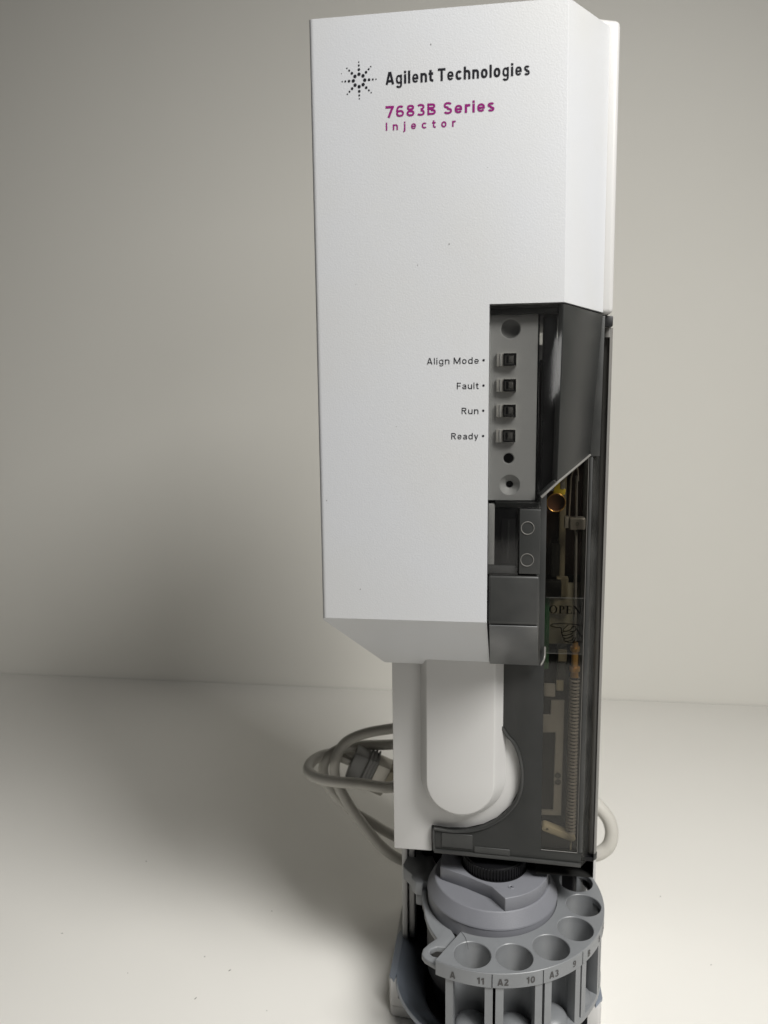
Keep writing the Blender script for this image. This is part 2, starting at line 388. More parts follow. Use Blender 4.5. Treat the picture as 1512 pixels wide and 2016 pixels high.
# printing on the shell
TY = FY-.06
lettering('maker_name', 'Agilent Technologies', -30.4, 9.2, 272.55, 3.3, TY, 'ink', T, .50, .19, .095, .22)
lettering('series_name', '7683B Series', -30.5, -.2, 263.9, 3.1, TY, 'plum', T, .66, .21, .15, .42)
lettering('product_name', 'Injector', -30.5, -10.9, 260.5, 2.15, TY, 'plum', T, .62, .19, .62, .4)
for s, x0, z in (('Align Mode', -19.1, 195.75), ('Fault', -10.4, 188.55), ('Run', -9.0, 181.35), ('Ready', -12.0, 174.0)):
    lettering('indicator_caption', s, x0, -4.1, z, 1.86, TY, 'ink', T, .62, .138, .2, .36)
    prism('caption_dot', circle(-2.72, z+.95, .34, 20), TY, TY+.03, 'y', 'ink', T)
bm = bmesh.new()
for k in range(8):
    for d, r in ((1.62, .47), (2.84, .37), (3.9, .27), (4.78, .19)):
        add_prism(bm, circle(-37.9+d*math.cos(k*PI/4), 274.2+d*math.sin(k*PI/4), r, 20), TY, TY+.03, 'y')
build('starburst_logo', bm, 'ink', T, 0)
bm = bmesh.new()
for x, z, l in ((-17.8, 282.1, .5), (-21.7, 223.8, .35), (-12.7, 229.2, .55), (-39.9, 128.1, .4), (-49.8, 155.6, .4), (-42.9, 276.3, .3), (-8.9, 205.3, .2), (-28.3, 177.8, .2), (-39.8, 219, .2), (-2.1, 249.3, .2)):
    add_prism(bm, [(x-.1, z-l/2), (x+.1, z-l/2+.1), (x+.12, z+l/2), (x-.08, z+l/2-.1)], TY+.02, TY+.05, 'y')
o = build('dust_marks', bm, 'speck', T, 0); o['kind'] = 'stuff'

# rear housing
bm = bmesh.new()
add_prism(bm, [(-37.3, 212.2), (37.9, 212.2), (37.4, 299.2), (25, 301.4), (-37.3, 301)], PY-.5, 62, 'y')
build('rear_housing', bm, 'white', T, 35, 1.6, 4)
box('back_panel', -35.6, 39.4, 52, 62, -36, 207, 'white', T, .8)
box('right_wall', 37.7, 39.3, 4.5, 52, 8, 206.8, 'white', T, .3)
# lower white panel with the round lobe
lob = [(-35.4, 206.8), (-35.0, 19.9), (-20.9, 19.9), (-20.9, 30.2), (-14.8, 29.6), (-8.0, 30.1), (-2.0, 32.0), (2.9, 34.9), (7.7, 39.9), (10.7, 46.1), (11.3, 52.0), (10.6, 59.0), (8.7, 64.7), (5.9, 68.4), (3.0, 73.4), (3.0, 206.8)]
bm = bmesh.new(); add_prism(bm, lob, -8, 51.5, 'y')
build('lower_panel', bm, 'white', T, 35, .35, 2)
# raised U-shaped boss
def ushape(l, r, zc, rad, top, n=28):
    cx = (l+r)/2
    pts = [(l, top)]+[(cx+((l-r)/2)*math.cos(a), zc-rad*math.sin(a)) for a in [PI*i/n for i in range(n+1)]]+[(r, top)]
    return pts
rows = [(ushape(-24.8, 5.7, 50.6, 15.4, 112), -8.1), (ushape(-22.4, 2.0, 51.2, 12.7, 112), -14.4), (ushape(-22.1, 1.6, 51.3, 12.3, 112), -14.85), (ushape(-21.7, 1.2, 51.4, 11.9, 112), -15)]
bm = bmesh.new(); RV = [[bm.verts.new((p[0], y, p[1])) for p in ps] for ps, y in rows]
for A, B in zip(RV, RV[1:]):
    for i in range(len(A)-1): bm.faces.new((A[i], A[i+1], B[i+1], B[i]))
bm.faces.new(RV[-1])
build('raised_boss', bm, 'white', T, 28)

# ---- indicator panel behind the smoked cover
IY = -40.0
bm = bmesh.new(); to3 = lambda p, h: (p[0], h, p[1])
PX0, PX1 = -1.05, 12.7
cells = [((200, 210.6), (4.9, 205.7), 2.7), ((165.2, 171), (4.75, 168.1), 1.5), ((155.6, 164.5), (5.2, 160.2), 2.85)]
for (z0, z1), c, r in cells: add_holed(bm, [(PX0, z0), (PX1, z0), (PX1, z1), (PX0, z1)], c, r, IY, IY+2, to3, 40, .25)
for z0, z1 in ((171, 200), (164.5, 165.2)): add_box(bm, PX0, PX1, IY, IY+2, z0, z1)
ip = build('indicator_panel', bm, 'panel', T, 30)
lathe('screw_recess', [(2.68, IY+.2), (2.5, IY+1.2), (1.9, IY+2.2), (1.0, IY+2.9), (0, IY+3.1)], (4.9, 205.7), 'recess', ip, 'y', 36)
lathe('sensor_hole', [(1.49, IY+.3), (1.45, IY+3), (0, IY+3.2)], (4.75, 168.1), 'black', ip, 'y', 28)
o = lathe('screw_recess', [(2.83, IY+.25), (2.3, IY+1.0), (1.05, IY+1.8), (.95, IY+4), (0, IY+4.1)], (5.2, 160.2), 'panel', ip, 'y', 36)
lathe('screw_hole', [(1.02, IY+1.6), (.9, IY+3.5), (0, IY+3.6)], (5.25, 160.5), 'black', ip, 'y', 24)
for z in (198.8, 191.4, 184.05, 176.75):
    lp = box('light_pipe', .95, 6.75, IY-1.3, IY+.1, z-3.8, z, 'lens', ip, .18)
    box('pipe_ridge', 1.9, 2.25, IY-1.5, IY-1.2, z-3.7, z-.1, 'panel', ip, .05)
    for (a, b, c, d) in ((3.0, 6.65, z-.55, z-.1), (3.0, 6.65, z-3.7, z-3.25), (3.0, 3.45, z-3.25, z-.55), (6.1, 6.65, z-3.25, z-.55)):
        box('lamp_bezel', a, b, IY-1.75, IY-1.32, c, d, 'black', ip, .05)
    box('lamp_back', 3.45, 6.1, IY-1.45, IY-1.31, z-3.25, z-.55, 'frost_light', ip)
    box('lamp_slot', 3.8, 4.35, IY-1.62, IY-1.46, z-2.9, z-.95, 'black', ip)
    box('lamp_chip', 4.5, 5.75, IY-1.7, IY-1.46, z-2.75, z-.9, 'frost_light', ip, .08)
# black frame behind the cover's right part
bb = box('inner_frame', 14.2, 18.1, -41.0, -37, 158.5, 209.2, 'blackgloss', T, .5)
box('frame_liner', -1.0, 13.4, -36.5, -35.5, 134, 211, 'dark', T)
for z in (202, 196, 179, 172.5): lathe('rivet', [(0, -41.6), (.45, -41.5), (.5, -41)], (14.6, z), 'black', T, 'y', 12)

# ---- smoked door
bm = bmesh.new()
arc = [(1.9, 93.7), (2.2, 73.0), (5.5, 67.9), (7.1, 66.2), (8.4, 64.3), (9.5, 61.8), (10.3, 58.9), (10.85, 55.5), (11.0, 52.0), (10.85, 49), (10.3, 46.1), (9.2, 43), (7.4, 40.1), (5.3, 37.5), (2.7, 35.2), (.5, 33.7), (-2.0, 32.3), (-4.9, 31.2), (-8.1, 30.4), (-11.4, 30.0), (-14.8, 29.9), (-20.5, 30.5)]
plate = [(1.9, 166)]+arc+[(-20.5, 23.2), (-20.0, 21.1), (32.6, 19.4), (32.9, 24.6), (18.6, 24.6), (18.2, 166)]
D = None
bm = bmesh.new(); add_prism(bm, plate, PY, PY+1.6, 'y')
D = build('door', bm, 'frost_dark', T, 35, .25, 2)
D['label'] = 'smoked grey plastic door with clear side window'
prism('window', [(18.6, 24.6), (31.5, 24.6), (31.9, 167), (18.2, 167)], PY+.1, PY+1.3, 'y', 'clear', D)
tube('window_edge_glint', [(31.55, PY-.3, 167), (31.25, PY-.3, 24.6)], .10, 'frost_light', D, 6)  # pale tubes paint the bright glint along the window's right and bottom edges
tube('window_edge_glint', [(31.2, PY-.2, 24.6), (18.7, PY-.2, 24.9)], .10, 'frost_light', D, 6)
prism('window_frame', [(31.5, 24.6), (33.0, 24.6), (32.9, 168), (31.9, 168)], PY-.25, PY+1.5, 'y', 'frost', D, .2)
prism('door_side', [(33.0, PY-.1), (36.3, -5.0), (36.3, -3.4), (32.2, PY+1.2)], 19.5, 207.5, 'z', 'side', D, .15)
tube('rim_bead', spline([(p[0]+.5, PY-.1, p[1]-.3) for p in arc[1:]], 3), .62, 'frost', D, 10)
tube('rim_bead', [(p[0], PY-.1, p[1]) for p in ((-20.1, 30.2), (-20.1, 26), (-19.8, 21.5))], .45, 'frost', D, 8)
tube('rim_bead', [(2.4, PY-.1, 93), (2.5, PY-.1, 83), (2.7, PY-.1, 73)], .45, 'frost', D, 8)
prism('bottom_rail', [(-19.9, 21.0), (32.6, 19.3), (32.8, 20.5), (-19.9, 22.2)], PY-.9, PY+1.5, 'y', 'frost', D, .25)
prism('moulded_pad', [(-17.2, 23.4), (-5.9, 23.1), (-5.9, 28.7), (-17.2, 29.0)], PY-.45, PY+.1, 'y', 'frost', D, .35, 3)
prism('moulded_pad', [(-5.3, 21.9), (7.6, 21.5), (7.6, 24.0), (-5.3, 24.4)], PY-.45, PY+.1, 'y', 'frost', D, .35, 3)
# hinge
lathe('hinge_rod', [(0, 20.3), (1.45, 20.3), (1.62, 20.8), (1.62, 208.2), (0, 208.4)], (37.2, -4.5), 'frost_light', D, 'z', 24)
lathe('hinge_cap', [(0, 19.4), (1.5, 19.4), (1.8, 19.9), (1.8, 22.0), (0, 22.1)], (37.2, -4.5), 'frost_dark', D, 'z', 24)
box('hinge_block', 34.9, 38.3, -7.6, -2.4, 208.4, 211.9, 'blackgloss', D, .3)
# projecting cover of the door
cov = [(-.95, 212.0), (19.4, 212.0), (18.8, 161.4), (14.3, 157.0), (14.3, 153.7), (7.85, 153.7), (7.85, 133.5), (-.95, 133.5)]
prism('front_cover', cov, FY+.15, FY+1.5, 'y', 'cover', D, .2)
prism('cover_top_rib', [(-.95, 209.6), (19.2, 209.6), (19.2, 211.2), (-.95, 211.2)], FY+1.6, FY+3.6, 'y', 'frost_dark', D, .2)
def slab(name, pts, thick, m, parent, bevel=.2):
    """plate of four corners, thickened along its normal"""
    P = [Vector(p) for p in pts]; n = (P[1]-P[0]).cross(P[2]-P[0]).normalized()*thick
    bm = bmesh.new(); A = [bm.verts.new(p) for p in P]; B = [bm.verts.new(p+n) for p in P]; k = len(P)
    bm.faces.new(A); bm.faces.new(B[::-1])
    for i in range(k): bm.faces.new((A[i], B[i], B[(i+1) % k], A[(i+1) % k]))
    return build(name, bm, m, parent, 35, bevel)
slab('cover_side', [(19.6, FY+.2, 212.0), (34.8, PY-.2, 212.0), (31.9, PY-.2, 166.9), (18.8, FY+.2, 161.3)], 1.6, 'frost_dark', D)
slab('cover_underside', [(14.4, FY+.2, 156.9), (18.8, FY+.2, 161.2), (31.9, PY-.2, 166.8), (17.0, PY-.2, 158.5)], 1.4, 'frost', D)
tube('cover_lip', [(14.3, FY+.3, 157.0), (18.8, FY+.3, 161.4), (31.9, PY-.3, 166.9)], .42, 'frost_light', D, 8)
prism('cover_flange', [(31.8, 166.5), (35.0, 166.5), (35.4, 211.6), (32.5, 211.6)], PY-.6, PY+1.0, 'y', 'frost', D, .2)
# middle of the cover: sensor slot, white strip and plate with two round marks
box('sensor_slot', .95, 7.5, -41.8, -36.6, 133.9, 155.5, 'black', D, .2)
box('sensor_window', 2.9, 7.2, -42.1, -41.82, 136.9, 150.2, 'blackgloss', D, .15)
box('sensor_bar', 4.6, 5.15, -42.25, -42.12, 138.6, 149.6, 'frost', D, .08)
box('white_strip', -1.0, .85, -42.0, -36.6, 136.2, 154.5, 'panel', D, .15)
box('slot_sill', -1.0, 7.4, -42.3, -41.85, 133.7, 136.0, 'frost_mid', D, .1)
mp = box('mark_plate', 8.05, 14.25, FY+.2, FY+2.6, 133.9, 153.4, 'frost', D, .3, 3)
for z in (147.8, 138.2):
    lathe('round_mark', [(1.72, FY+.25), (1.82, FY+.02), (1.95, FY+.02), (2.02, FY+.25)], (10.5, z), 'frost_light', mp, 'y', 40)
box('cover_bar', .9, 14.0, -42.2, -40.2, 153.6, 155.3, 'frost', D, .3, 3)
# lower block, hollow look: front, slanted bottom and right cheek
bm = bmesh.new()
pf = [(FY+.1, 133.2), (FY+.1, 118.6), (-15.2, 95.8), (-13.5, 95.8), (-13.5, 133.2)]
A = [bm.verts.new((-.75+(.7 if p[1] < 110 else 0), p[0], p[1])) for p in pf]; B = [bm.verts.new((14.2+(2.6 if p[1] < 110 else 0), p[0], p[1])) for p in pf]
bm.faces.new(A); bm.faces.new(B[::-1])
for i in range(5): bm.faces.new((A[i], B[i], B[(i+1) % 5], A[(i+1) % 5]))
lb = build('grip_block', bm, 'frost', D, 35, .7, 3)
slab_chin = [(-.45, FY+.55, 117.9), (13.9, FY+.55, 117.9), (16.2, -15.7, 96.1), (-.2, -15.7, 96.1)]
slab('grip_chin_glow', slab_chin, -.35, 'frost_mid', lb, .15)  # paler slab: light through the hollow block, put into the colour
prism('grip_cheek', [(FY+3, 133.4), (FY+3, 157), (PY-.3, 157), (PY-.3, 133.4)], 13.6, 14.25, 'x', 'frost_dark', D)
tube('grip_lip', spline([(16.9, -16, 96), (18.2, -13, 97.5), (18.4, -11.2, 101)], 4), .35, 'frost_light', D, 8)
# printed film on the window
LY = PY-.12
fl = prism('label_film', [(18.6, 98.4), (32.3, 98.4), (32.0, 118.2), (18.6, 118.2)], LY, PY+.08, 'y', 'film', D)
bm = bmesh.new()
for a, b in (((18.6, 118.2), (32.0, 118.2)), ((18.6, 98.4), (32.3, 98.4)), ((32.1, 98.4), (32.0, 118.2))): add_ribbon(bm, [a, b], .08, LY-.02)
build('film_edge', bm, 'frost_light', fl, 0)
bm = bmesh.new(); OY = LY-.05; zb, H = 112.65, 2.75
def rect(x0, x1, z0, z1): add_poly(bm, [(x0, OY, z0), (x1, OY, z0), (x1, OY, z1), (x0, OY, z1)])
def bowl(cx, cz, rx, rz, ix, iz, a0, a1, n=28):
    for i in range(n):
        a, b = a0+(a1-a0)*i/n, a0+(a1-a0)*(i+1)/n
        add_poly(bm, [(cx+rx*math.cos(a), OY, cz+rz*math.sin(a)), (cx+rx*math.cos(b), OY, cz+rz*math.sin(b)), (cx+ix*math.cos(b), OY, cz+iz*math.sin(b)), (cx+ix*math.cos(a), OY, cz+iz*math.sin(a))])
bowl(21.1, zb+H/2, 1.4, 1.42, .85, 1.25, 0, 2*PI)                                   # O
rect(23.15, 23.7, zb, zb+H); rect(22.85, 24.05, zb, zb+.16); rect(22.85, 23.9, zb+H-.16, zb+H)
bowl(23.8, zb+H*.73, 1.1, .75, .55, .58, -PI/2, PI/2)                                # P
rect(25.55, 26.1, zb, zb+H); rect(25.25, 27.3, zb, zb+.18); rect(25.25, 27.2, zb+H-.18, zb+H); rect(26.1, 26.8, zb+H/2-.09, zb+H/2+.09)
rect(27.15, 27.32, zb, zb+.75); rect(27.05, 27.2, zb+H-.7, zb+H); rect(26.75, 26.87, zb+H/2-.35, zb+H/2+.35)   # E
rect(28.05, 28.22, zb, zb+H); rect(27.75, 28.55, zb, zb+.15); rect(30.05, 30.22, zb, zb+H); rect(29.7, 30.55, zb+H-.15, zb+H)
add_poly(bm, [(27.75, OY, zb+H), (28.45, OY, zb+H), (30.22, OY, zb+.1), (30.22, OY, zb-.05), (29.95, OY, zb)])  # N
build('open_lettering', bm, 'print', fl, 0)
bm = bmesh.new(); mm = lambda X, Y: (20.2+(X-815)*11.1/290, 108.4-(Y-1300)*5.9/145)
for st in ([(845, 1312), (818, 1302), (850, 1287), (960, 1284), (1060, 1290), (1108, 1306)], [(818, 1306), (870, 1318), (905, 1318), (916, 1342), (912, 1362)],
           [(975, 1292), (940, 1322), (932, 1345), (960, 1348), (995, 1332), (1010, 1308), (1030, 1300)], [(1030, 1300), (1040, 1322), (1028, 1345), (985, 1352)],
           [(940, 1352), (918, 1362), (930, 1385), (975, 1380), (1010, 1365), (1015, 1350)], [(925, 1385), (930, 1405), (960, 1410), (1000, 1395), (1018, 1378)],
           [(940, 1408), (942, 1430), (975, 1436), (1010, 1420), (1022, 1398)], [(950, 1436), (985, 1448), (1010, 1446), (1030, 1430), (1040, 1400)],
           [(1040, 1322), (1062, 1345), (1075, 1372), (1108, 1395)], [(1020, 1444), (1060, 1438), (1106, 1440)]):
    add_ribbon(bm, [(p.x, p.z) for p in spline([(a[0], 0, a[1]) for a in (mm(*q) for q in st)], 5)], .26, OY)
build('pointing_hand_print', bm, 'print', fl, 0)

# ---- works seen through the window
bm = bmesh.new()
for p in ([(17.2, -8, 14), (17.2, 14, 14), (17.2, 14, 205), (17.2, -8, 205)], [(37.4, -8, 14), (37.4, 14, 14), (37.4, 14, 205), (37.4, -8, 205)],
          [(17.2, -8, 14), (37.4, -8, 14), (37.4, 14, 14), (17.2, 14, 14)], [(17.2, -8, 205), (37.4, -8, 205), (37.4, 14, 205), (17.2, 14, 205)],
          [(17.2, 14, 14), (37.4, 14, 14), (37.4, 14, 205), (17.2, 14, 205)]): add_poly(bm, p)
wk = build('works_housing', bm, 'dark', T, 0)
box('olive_backing', 18.0, 33.5, 1.6, 3.2, 98.0, 120.5, 'olive', wk, .3)
box('maroon_backing', 16.15, 34.49, 7.80, 12.75, 122.1, 198.98, 'maroon', wk, .3)
box('frame_rail', 31.0, 32.52, -2.10, 0.10, 32.07, 189.81, 'frost', wk, .3)
box('frame_rail', 23.63, 25.88, 3.40, 7.25, 105.47, 166.34, 'tan', wk, .3)
box('frame_step', 21.1, 24.38, 3.40, 7.80, 122.32, 134.5, 'frost', wk, .3)
box('tan_bracket', 22.89, 26.95, 0.10, 3.40, 116.11, 122.72, 'tan', wk, .3)
box('tan_bracket', 20.34, 27.42, 0.10, 4.50, 109.49, 114.22, 'tan', wk, .3)
tube('plunger_rod', [(28.52, -3.20, 159.32), (28.66, -3.20, 145.03)], .45, 'steel', wk, 12)
tube('plunger_tube', spline([(26.29, -2.65, 142.23), (26.57, -2.65, 153.65), (26.86, -2.65, 159.36), (28.57, -2.65, 162.22), (29.09, -3.20, 157.42)], 6), .3, 'steel_dark', wk, 8)
cl = box('collar', 26.22, 31.69, -5.68, -1.55, 140.81, 145.13, 'steel', wk, .7, 3)
box('collar_ear', 24.72, 26.06, -4.85, -2.10, 141.39, 145.32, 'steel', wk, .2)
lathe('collar_screw', [(.55, -5.70), (.4, -5.73), (.3, -5.40)], (28.81, 143.01), 'black', wk, 'y', 16)
tube('syringe_barrel', [(28.71, -3.20, 141.02), (29.28, -3.20, 101.19)], .55, 'steel', wk, 14)
lathe('brass_fitting', [(0, 100.61), (.9, 100.52), (1.1, 99.28), (1.0, 98.9), (1.7, 98.71), (1.7, 97.37), (1.2, 97.09), (1.2, 91.65), (1.9, 91.37), (1.9, 89.94), (1.3, 89.65), (1.5, 87.65), (0, 87.46)], (29.47, -3.20), 'brass', wk, 'z', 28)
bm = bmesh.new(); turns, n = 46, 16
add_tube(bm, [Vector((29.47+1.5*math.cos(2*PI*i/n), -3.20+1.5*math.sin(2*PI*i/n), 87.37-59.1*i/(turns*n))) for i in range(turns*n+1)], .42, 6)
build('coil_spring', bm, 'steel_dark', wk, 60)
lathe('spring_core', [(0, 86.89), (.9, 86.89), (.9, 28.75), (0, 28.75)], (29.47, -3.20), 'black', wk, 'z', 16)
bm = bmesh.new()
c0, c1 = Vector((20.35, 0, 30.28)), Vector((29.94, 0, 27.02))
d = (c1-c0).normalized(); nn = Vector((-d.z, 0, d.x)); pts = []
for i in range(13):
    a = PI/2+PI*i/12; pts.append(c0+1.25*(math.cos(a)*d+math.sin(a)*nn))
for i in range(13):
    a = -PI/2+PI*i/12; pts.append(c1+1.25*(math.cos(a)*d+math.sin(a)*nn))
add_prism(bm, [(p.x, p.z) for p in pts], -5.40, -1.55, 'y'); build('needle_arm', bm, 'beige', wk, 35, .3)
lathe('arm_pin', [(.45, -5.43), (.3, -5.46), (0, -5.29)], (21.02, 30.16), 'black', wk, 'y', 14)
tube('needle', [(29.61, -3.75, 27.56), (29.66, -3.75, 19.92)], .35, 'beige', wk, 8)
prism('slide_plate', [(21.63, 78.19), (26.38, 78.38), (26.1, 34.22), (18.68, 33.94), (18.96, 35.74), (23.15, 36.03), (23.43, 66.2), (18.96, 65.91), (18.87, 72.67), (21.53, 72.76)], -2.65, -1.55, 'y', 'steel', wk, .2)
lathe('plate_boss', [(1.1, -2.65), (1.1, -2.87), (.8, -2.93), (0, -2.93)], (24.59, 49.82), 'frost', wk, 'y', 20)
lathe('plate_boss', [(1.1, -2.65), (1.1, -2.87), (.8, -2.93), (0, -2.93)], (24.69, 47.25), 'frost', wk, 'y', 20)
box('circuit_board', 17.36, 20.6, -1.00, -0.12, 89.37, 116.85, 'green', wk, .1)
box('cable_header', 17.78, 24.27, -3.75, -1.00, 116.52, 122.53, 'black', wk, .4)
box('board_block', 23.56, 26.78, -1.55, 1.4, 83.54, 98.4, 'frost', wk, .3)
for x0, x1, z0, z1, mm_ in ((19.04, 23.04, 79.5, 84.26, 'steel'), (23.32, 25.89, 81.88, 85.69, 'tan'), (23.8, 26.84, 92.82, 97.1, 'tan')):
    box('board_part', x0, x1, -2.38, -1.00, z0, z1, mm_, wk, .3)
lathe('copper_barrel', [(3.1, -6.50), (3.15, -6.17), (3.0, -6.17), (2.9, -4.30), (0, -4.08)], (21.56, 150.42), 'copper', wk, 'y', 40)
lathe('barrel_rim', [(2.95, -6.50), (3.1, -6.61), (3.25, -6.50), (3.25, 0.10), (2.95, 0.10)], (21.57, 150.41), 'brass', wk, 'y', 40)
prism('flex_foil', [(20.47, 153.36), (24.51, 152.97), (24.8, 154.89), (23.26, 155.66), (23.07, 158.64), (21.15, 157.39)], -5.95, -5.40, 'y', 'gold', wk, .2)
box('foil_tab', 22.89, 24.33, -6.23, -5.95, 155.06, 157.56, 'steel', wk, .1)

# ---- column and base
for x0, x1, y0, nm in ((-35.2, -33.1, 17, 'column_side'), (-32.5, -30.3, 18.5, 'column_rib'), (40.0, 41.9, 17, 'column_side'), (38.4, 39.2, 18.5, 'column_rib')):
    box(nm, x0, x1, y0, 60, -36.5, 24, 'white', T, .35)
box('column_back', -33.0, 40.0, 48, 51.8, -36, 24, 'black', T)
box('column_lining', -30.2, -29.6, 18.4, 48, -36, 24, 'black', T)
box('column_lining', 37.6, 38.2, 18.4, 48, -36, 24, 'black', T)
box('column_roof', -29.5, 37.5, -7.4, 48, 19.95, 21.5, 'black', T)
box('drive_post', 25.5, 34.5, 14, 26, -30, 19.9, 'black', T, 2.0, 3)
box('drive_post', -27.5, -16, 20, 32, -30, 19.9, 'black', T, 2.0, 3)
bm = bmesh.new()
fr = [(-37.6, 62), (-37.9, -4.2), (-36.9, -6.2), (-27, -7.6), (28, -11), (40.5, -10.4), (41.8, -8.6), (42.6, 62)]
add_prism(bm, fr, -ZT, -47.2, 'z'); build('base', bm, 'white', T, 35, .8, 3)
prism('base_skirt', [(-37.9, 60), (-37.9, -4.2), (-36.9, -6.2), (-27.5, -7.6), (-27.5, -6.2), (-35.6, -4.0), (-36.2, 0), (-36.2, 60)], -47.15, -43.8, 'z', 'white', T)
prism('base_skirt', [(-37.85, 60), (-37.85, -4.2), (-36.9, -6.15), (-34.2, -6.6), (-34.8, -4.0), (-36.2, 0), (-36.2, 60)], -43.79, -36.2, 'z', 'white', T)
prism('base_skirt', [(42.5, 60), (41.75, -8.6), (40.4, -10.4), (36.5, -10.6), (37.5, -8), (40.6, -4), (41.0, 60)], -47.15, -36.2, 'z', 'white', T, .3)
# grey tray: wings beside the column and the round bowl under the turret
bm = bmesh.new()
def ring(rad, z, lft):
    pts = []
    for i in range(41):
        a = R(192)+R(156)*i/40; pts.append((rad*math.cos(a)+1.0, rad*math.sin(a)+.5, z))
    k = (38.2-rad)
    return [(-37.7+k, 48, z), (-37.7+k, 6, z)]+pts+[(42.3-k, 6, z), (42.3-k, 48, z)]
prof = [(27, -46.9), (33, -41.5), (36.2, -38.0), (36.9, -36.8), (36.4, -35.5), (35.4, -35.7), (32.6, -37.6), (29.5, -40.2), (27.3, -41.2), (25.6, -42.4), (24.9, -46)]
RV = []
for rad, z in prof: RV.append([bm.verts.new(p) for p in ring(rad, z, 0)])
for A, B in zip(RV, RV[1:]):
    for i in range(len(A)-1): bm.faces.new((A[i], A[i+1], B[i+1], B[i]))
build('tray', bm, 'tray', T, 60)
prism('tray_wing', [(-37.85, -4.9), (-35.6, -7.0), (-34.6, -2), (-34.6, 18), (-36.6, 21.5), (-37.6, 18)], -37.0, -35.4, 'z', 'tray', T, .4, 3)
prism('tray_wing', [(39.4, -10.6), (42.5, -6), (42.5, 20), (39.6, 20)], -37.0, -35.4, 'z', 'tray', T, .4, 3)
prism('tray_well', circle(1, 4, 31, 64), -47.0, -44.6, 'z', 'black', T)
box('tray_back', -34, 40, 26, 47.5, -44, -36.5, 'black', T, .5)
lathe('drive_disc', [(0, -41.5), (18.5, -41.5), (19, -42), (19, -44)], (1, 2), 'black', T, 'z', 64)

# ------------------------------------------------------------------ the sample turret
U_ = thing('sample_turret', (0, 0, -43.5), 'slate grey carousel with numbered round vial pockets under the white tower', 'turret')
RO, RI, RH, DA, A0 = 42.4, 25.6, 35.03, 23.06, -98.43
NH = 8
zt3 = lambda p, h: (p[0], p[1], h)
bm = bmesh.new()
for k in range(NH):
    a = A0+k*DA; lo, hi = a-DA/2, a+DA/2
    if k == 0: lo = -113.9
    if k == NH-1: hi = a+15.5
    ol = [lo+(hi-lo)*i/14 for i in range(15)]
    poly = [(RO*math.cos(R(q)), RO*math.sin(R(q))) for q in ol]
    inn = [(RI*math.cos(R(q)), RI*math.sin(R(q))) for q in ol[::-1]]
    if k == 0: inn = [p for p in inn if math.degrees(math.atan2(p[1], p[0])) > -111.5]+[(-9.3, -23.8)]
    poly += inn
    add_holed(bm, poly, (RH*math.cos(R(a)), RH*math.sin(R(a))), 6.25, 0, -2.2, zt3, 56, .22)
crown = build('crown_plate', bm, 'turret', U_, 30)
# label band round the crown
lo, hi = -113.9, A0+(NH-1)*DA+15.5; n = 120
bm = bmesh.new(); pr = [(RI+.3, -2.2), (RI+.3, -3.2), (RO-1.6, -3.2), (RO-1.6, -5.5), (RO-.05, -5.5), (RO+.12, -5.3), (RO+.12, -.25), (RO-.12, -.02), (RO-.9, -.01)]
rr = []
for r_, z in pr: rr.append([bm.verts.new((r_*math.cos(R(lo+(hi-lo)*i/n)), r_*math.sin(R(lo+(hi-lo)*i/n)), z)) for i in range(n+1)])
for A, B in zip(rr[3:], rr[4:]):
    for i in range(n): bm.faces.new((A[i], A[i+1], B[i+1], B[i]))
bd = build('label_band', bm, 'turret', U_, 30)
e0, e1 = Vector((RO*math.cos(R(lo)), RO*math.sin(R(lo)), 0)), Vector((-9.3, -23.8, 0))
bm = bmesh.new(); add_poly(bm, [e0, e1, e1+Vector((0, 0, -5.5)), e0+Vector((0, 0, -5.5))]); build('band_end', bm, 'turret', U_, 0)
LR = RO+.24
for s, a, z in (('A', -105.54, -3.15), ('11', -92.84, -3.1), ('A2', -83.1, -3.1), ('10', -70.58, -2.95), ('A3', -59.03, -3.0), ('9', -47.13, -2.75), ('B', -35.84, -3.05), ('8', -23.8, -3.1), ('C', -14.0, -3.0)):
    curved_lettering('position_mark', s, a, z, 2.35, LR, 'greyink', U_)
for a in (-87.9, -64.6, -41.2, -18.4):
    bm = bmesh.new(); q = [(LR*math.cos(R(a+e)), LR*math.sin(R(a+e))) for e in (-.16, .16)]
    add_poly(bm, [(*q[0], -5.2), (*q[1], -5.2), (*q[1], -.35), (*q[0], -.35)]); build('division_line', bm, 'ink', U_, 0)
# pockets: one shape, copied round the axis
tan_ = math.tan(R(DA/2-.62)); pk = []
hw = 5.35; vv = math.sqrt(6.25**2-hw**2)
outer = lambda v: (RH+v)*tan_
rim = lambda u: math.sqrt(41.95**2-u*u)-RH
right = [(hw, rim(hw)), (outer(6.1), rim(outer(6.1))), (outer(-2), -2), (outer(-5.2), -5.2), (4.6, -8.0)]
pk = right+[(-x, y) for x, y in right[::-1]]
a1 = math.atan2(vv, hw); aa = [PI-a1+(PI+2*a1)*i/30 for i in range(31)]
pk += [(6.25*math.cos(q), 6.25*math.sin(q)) for q in aa]
bm = bmesh.new()
ZP0, ZP1 = -26.5, -2.2
def loc(p): return (p[0], p[1]+RH)   # +y is outward here
add_prism(bm, [loc(p) for p in pk], ZP0, ZP1, 'z')
bmesh.ops.recalc_face_normals(bm, faces=bm.faces)
for v in bm.verts: v.co = (v.co-BASE['sample_turret'])*S
me = bpy.data.meshes.new('pocket'); bm.to_mesh(me); bm.free()
bm = bmesh.new(); add_lathe(bm, [(5.9, -26.5), (5.7, -25.6), (4.9, -24.7), (3.4, -24.0), (1.7, -23.7), (0, -23.6)], (0, RH+.4), 'z', 32)
bmesh.ops.recalc_face_normals(bm, faces=bm.faces)
for v in bm.verts: v.co = (v.co-BASE['sample_turret'])*S
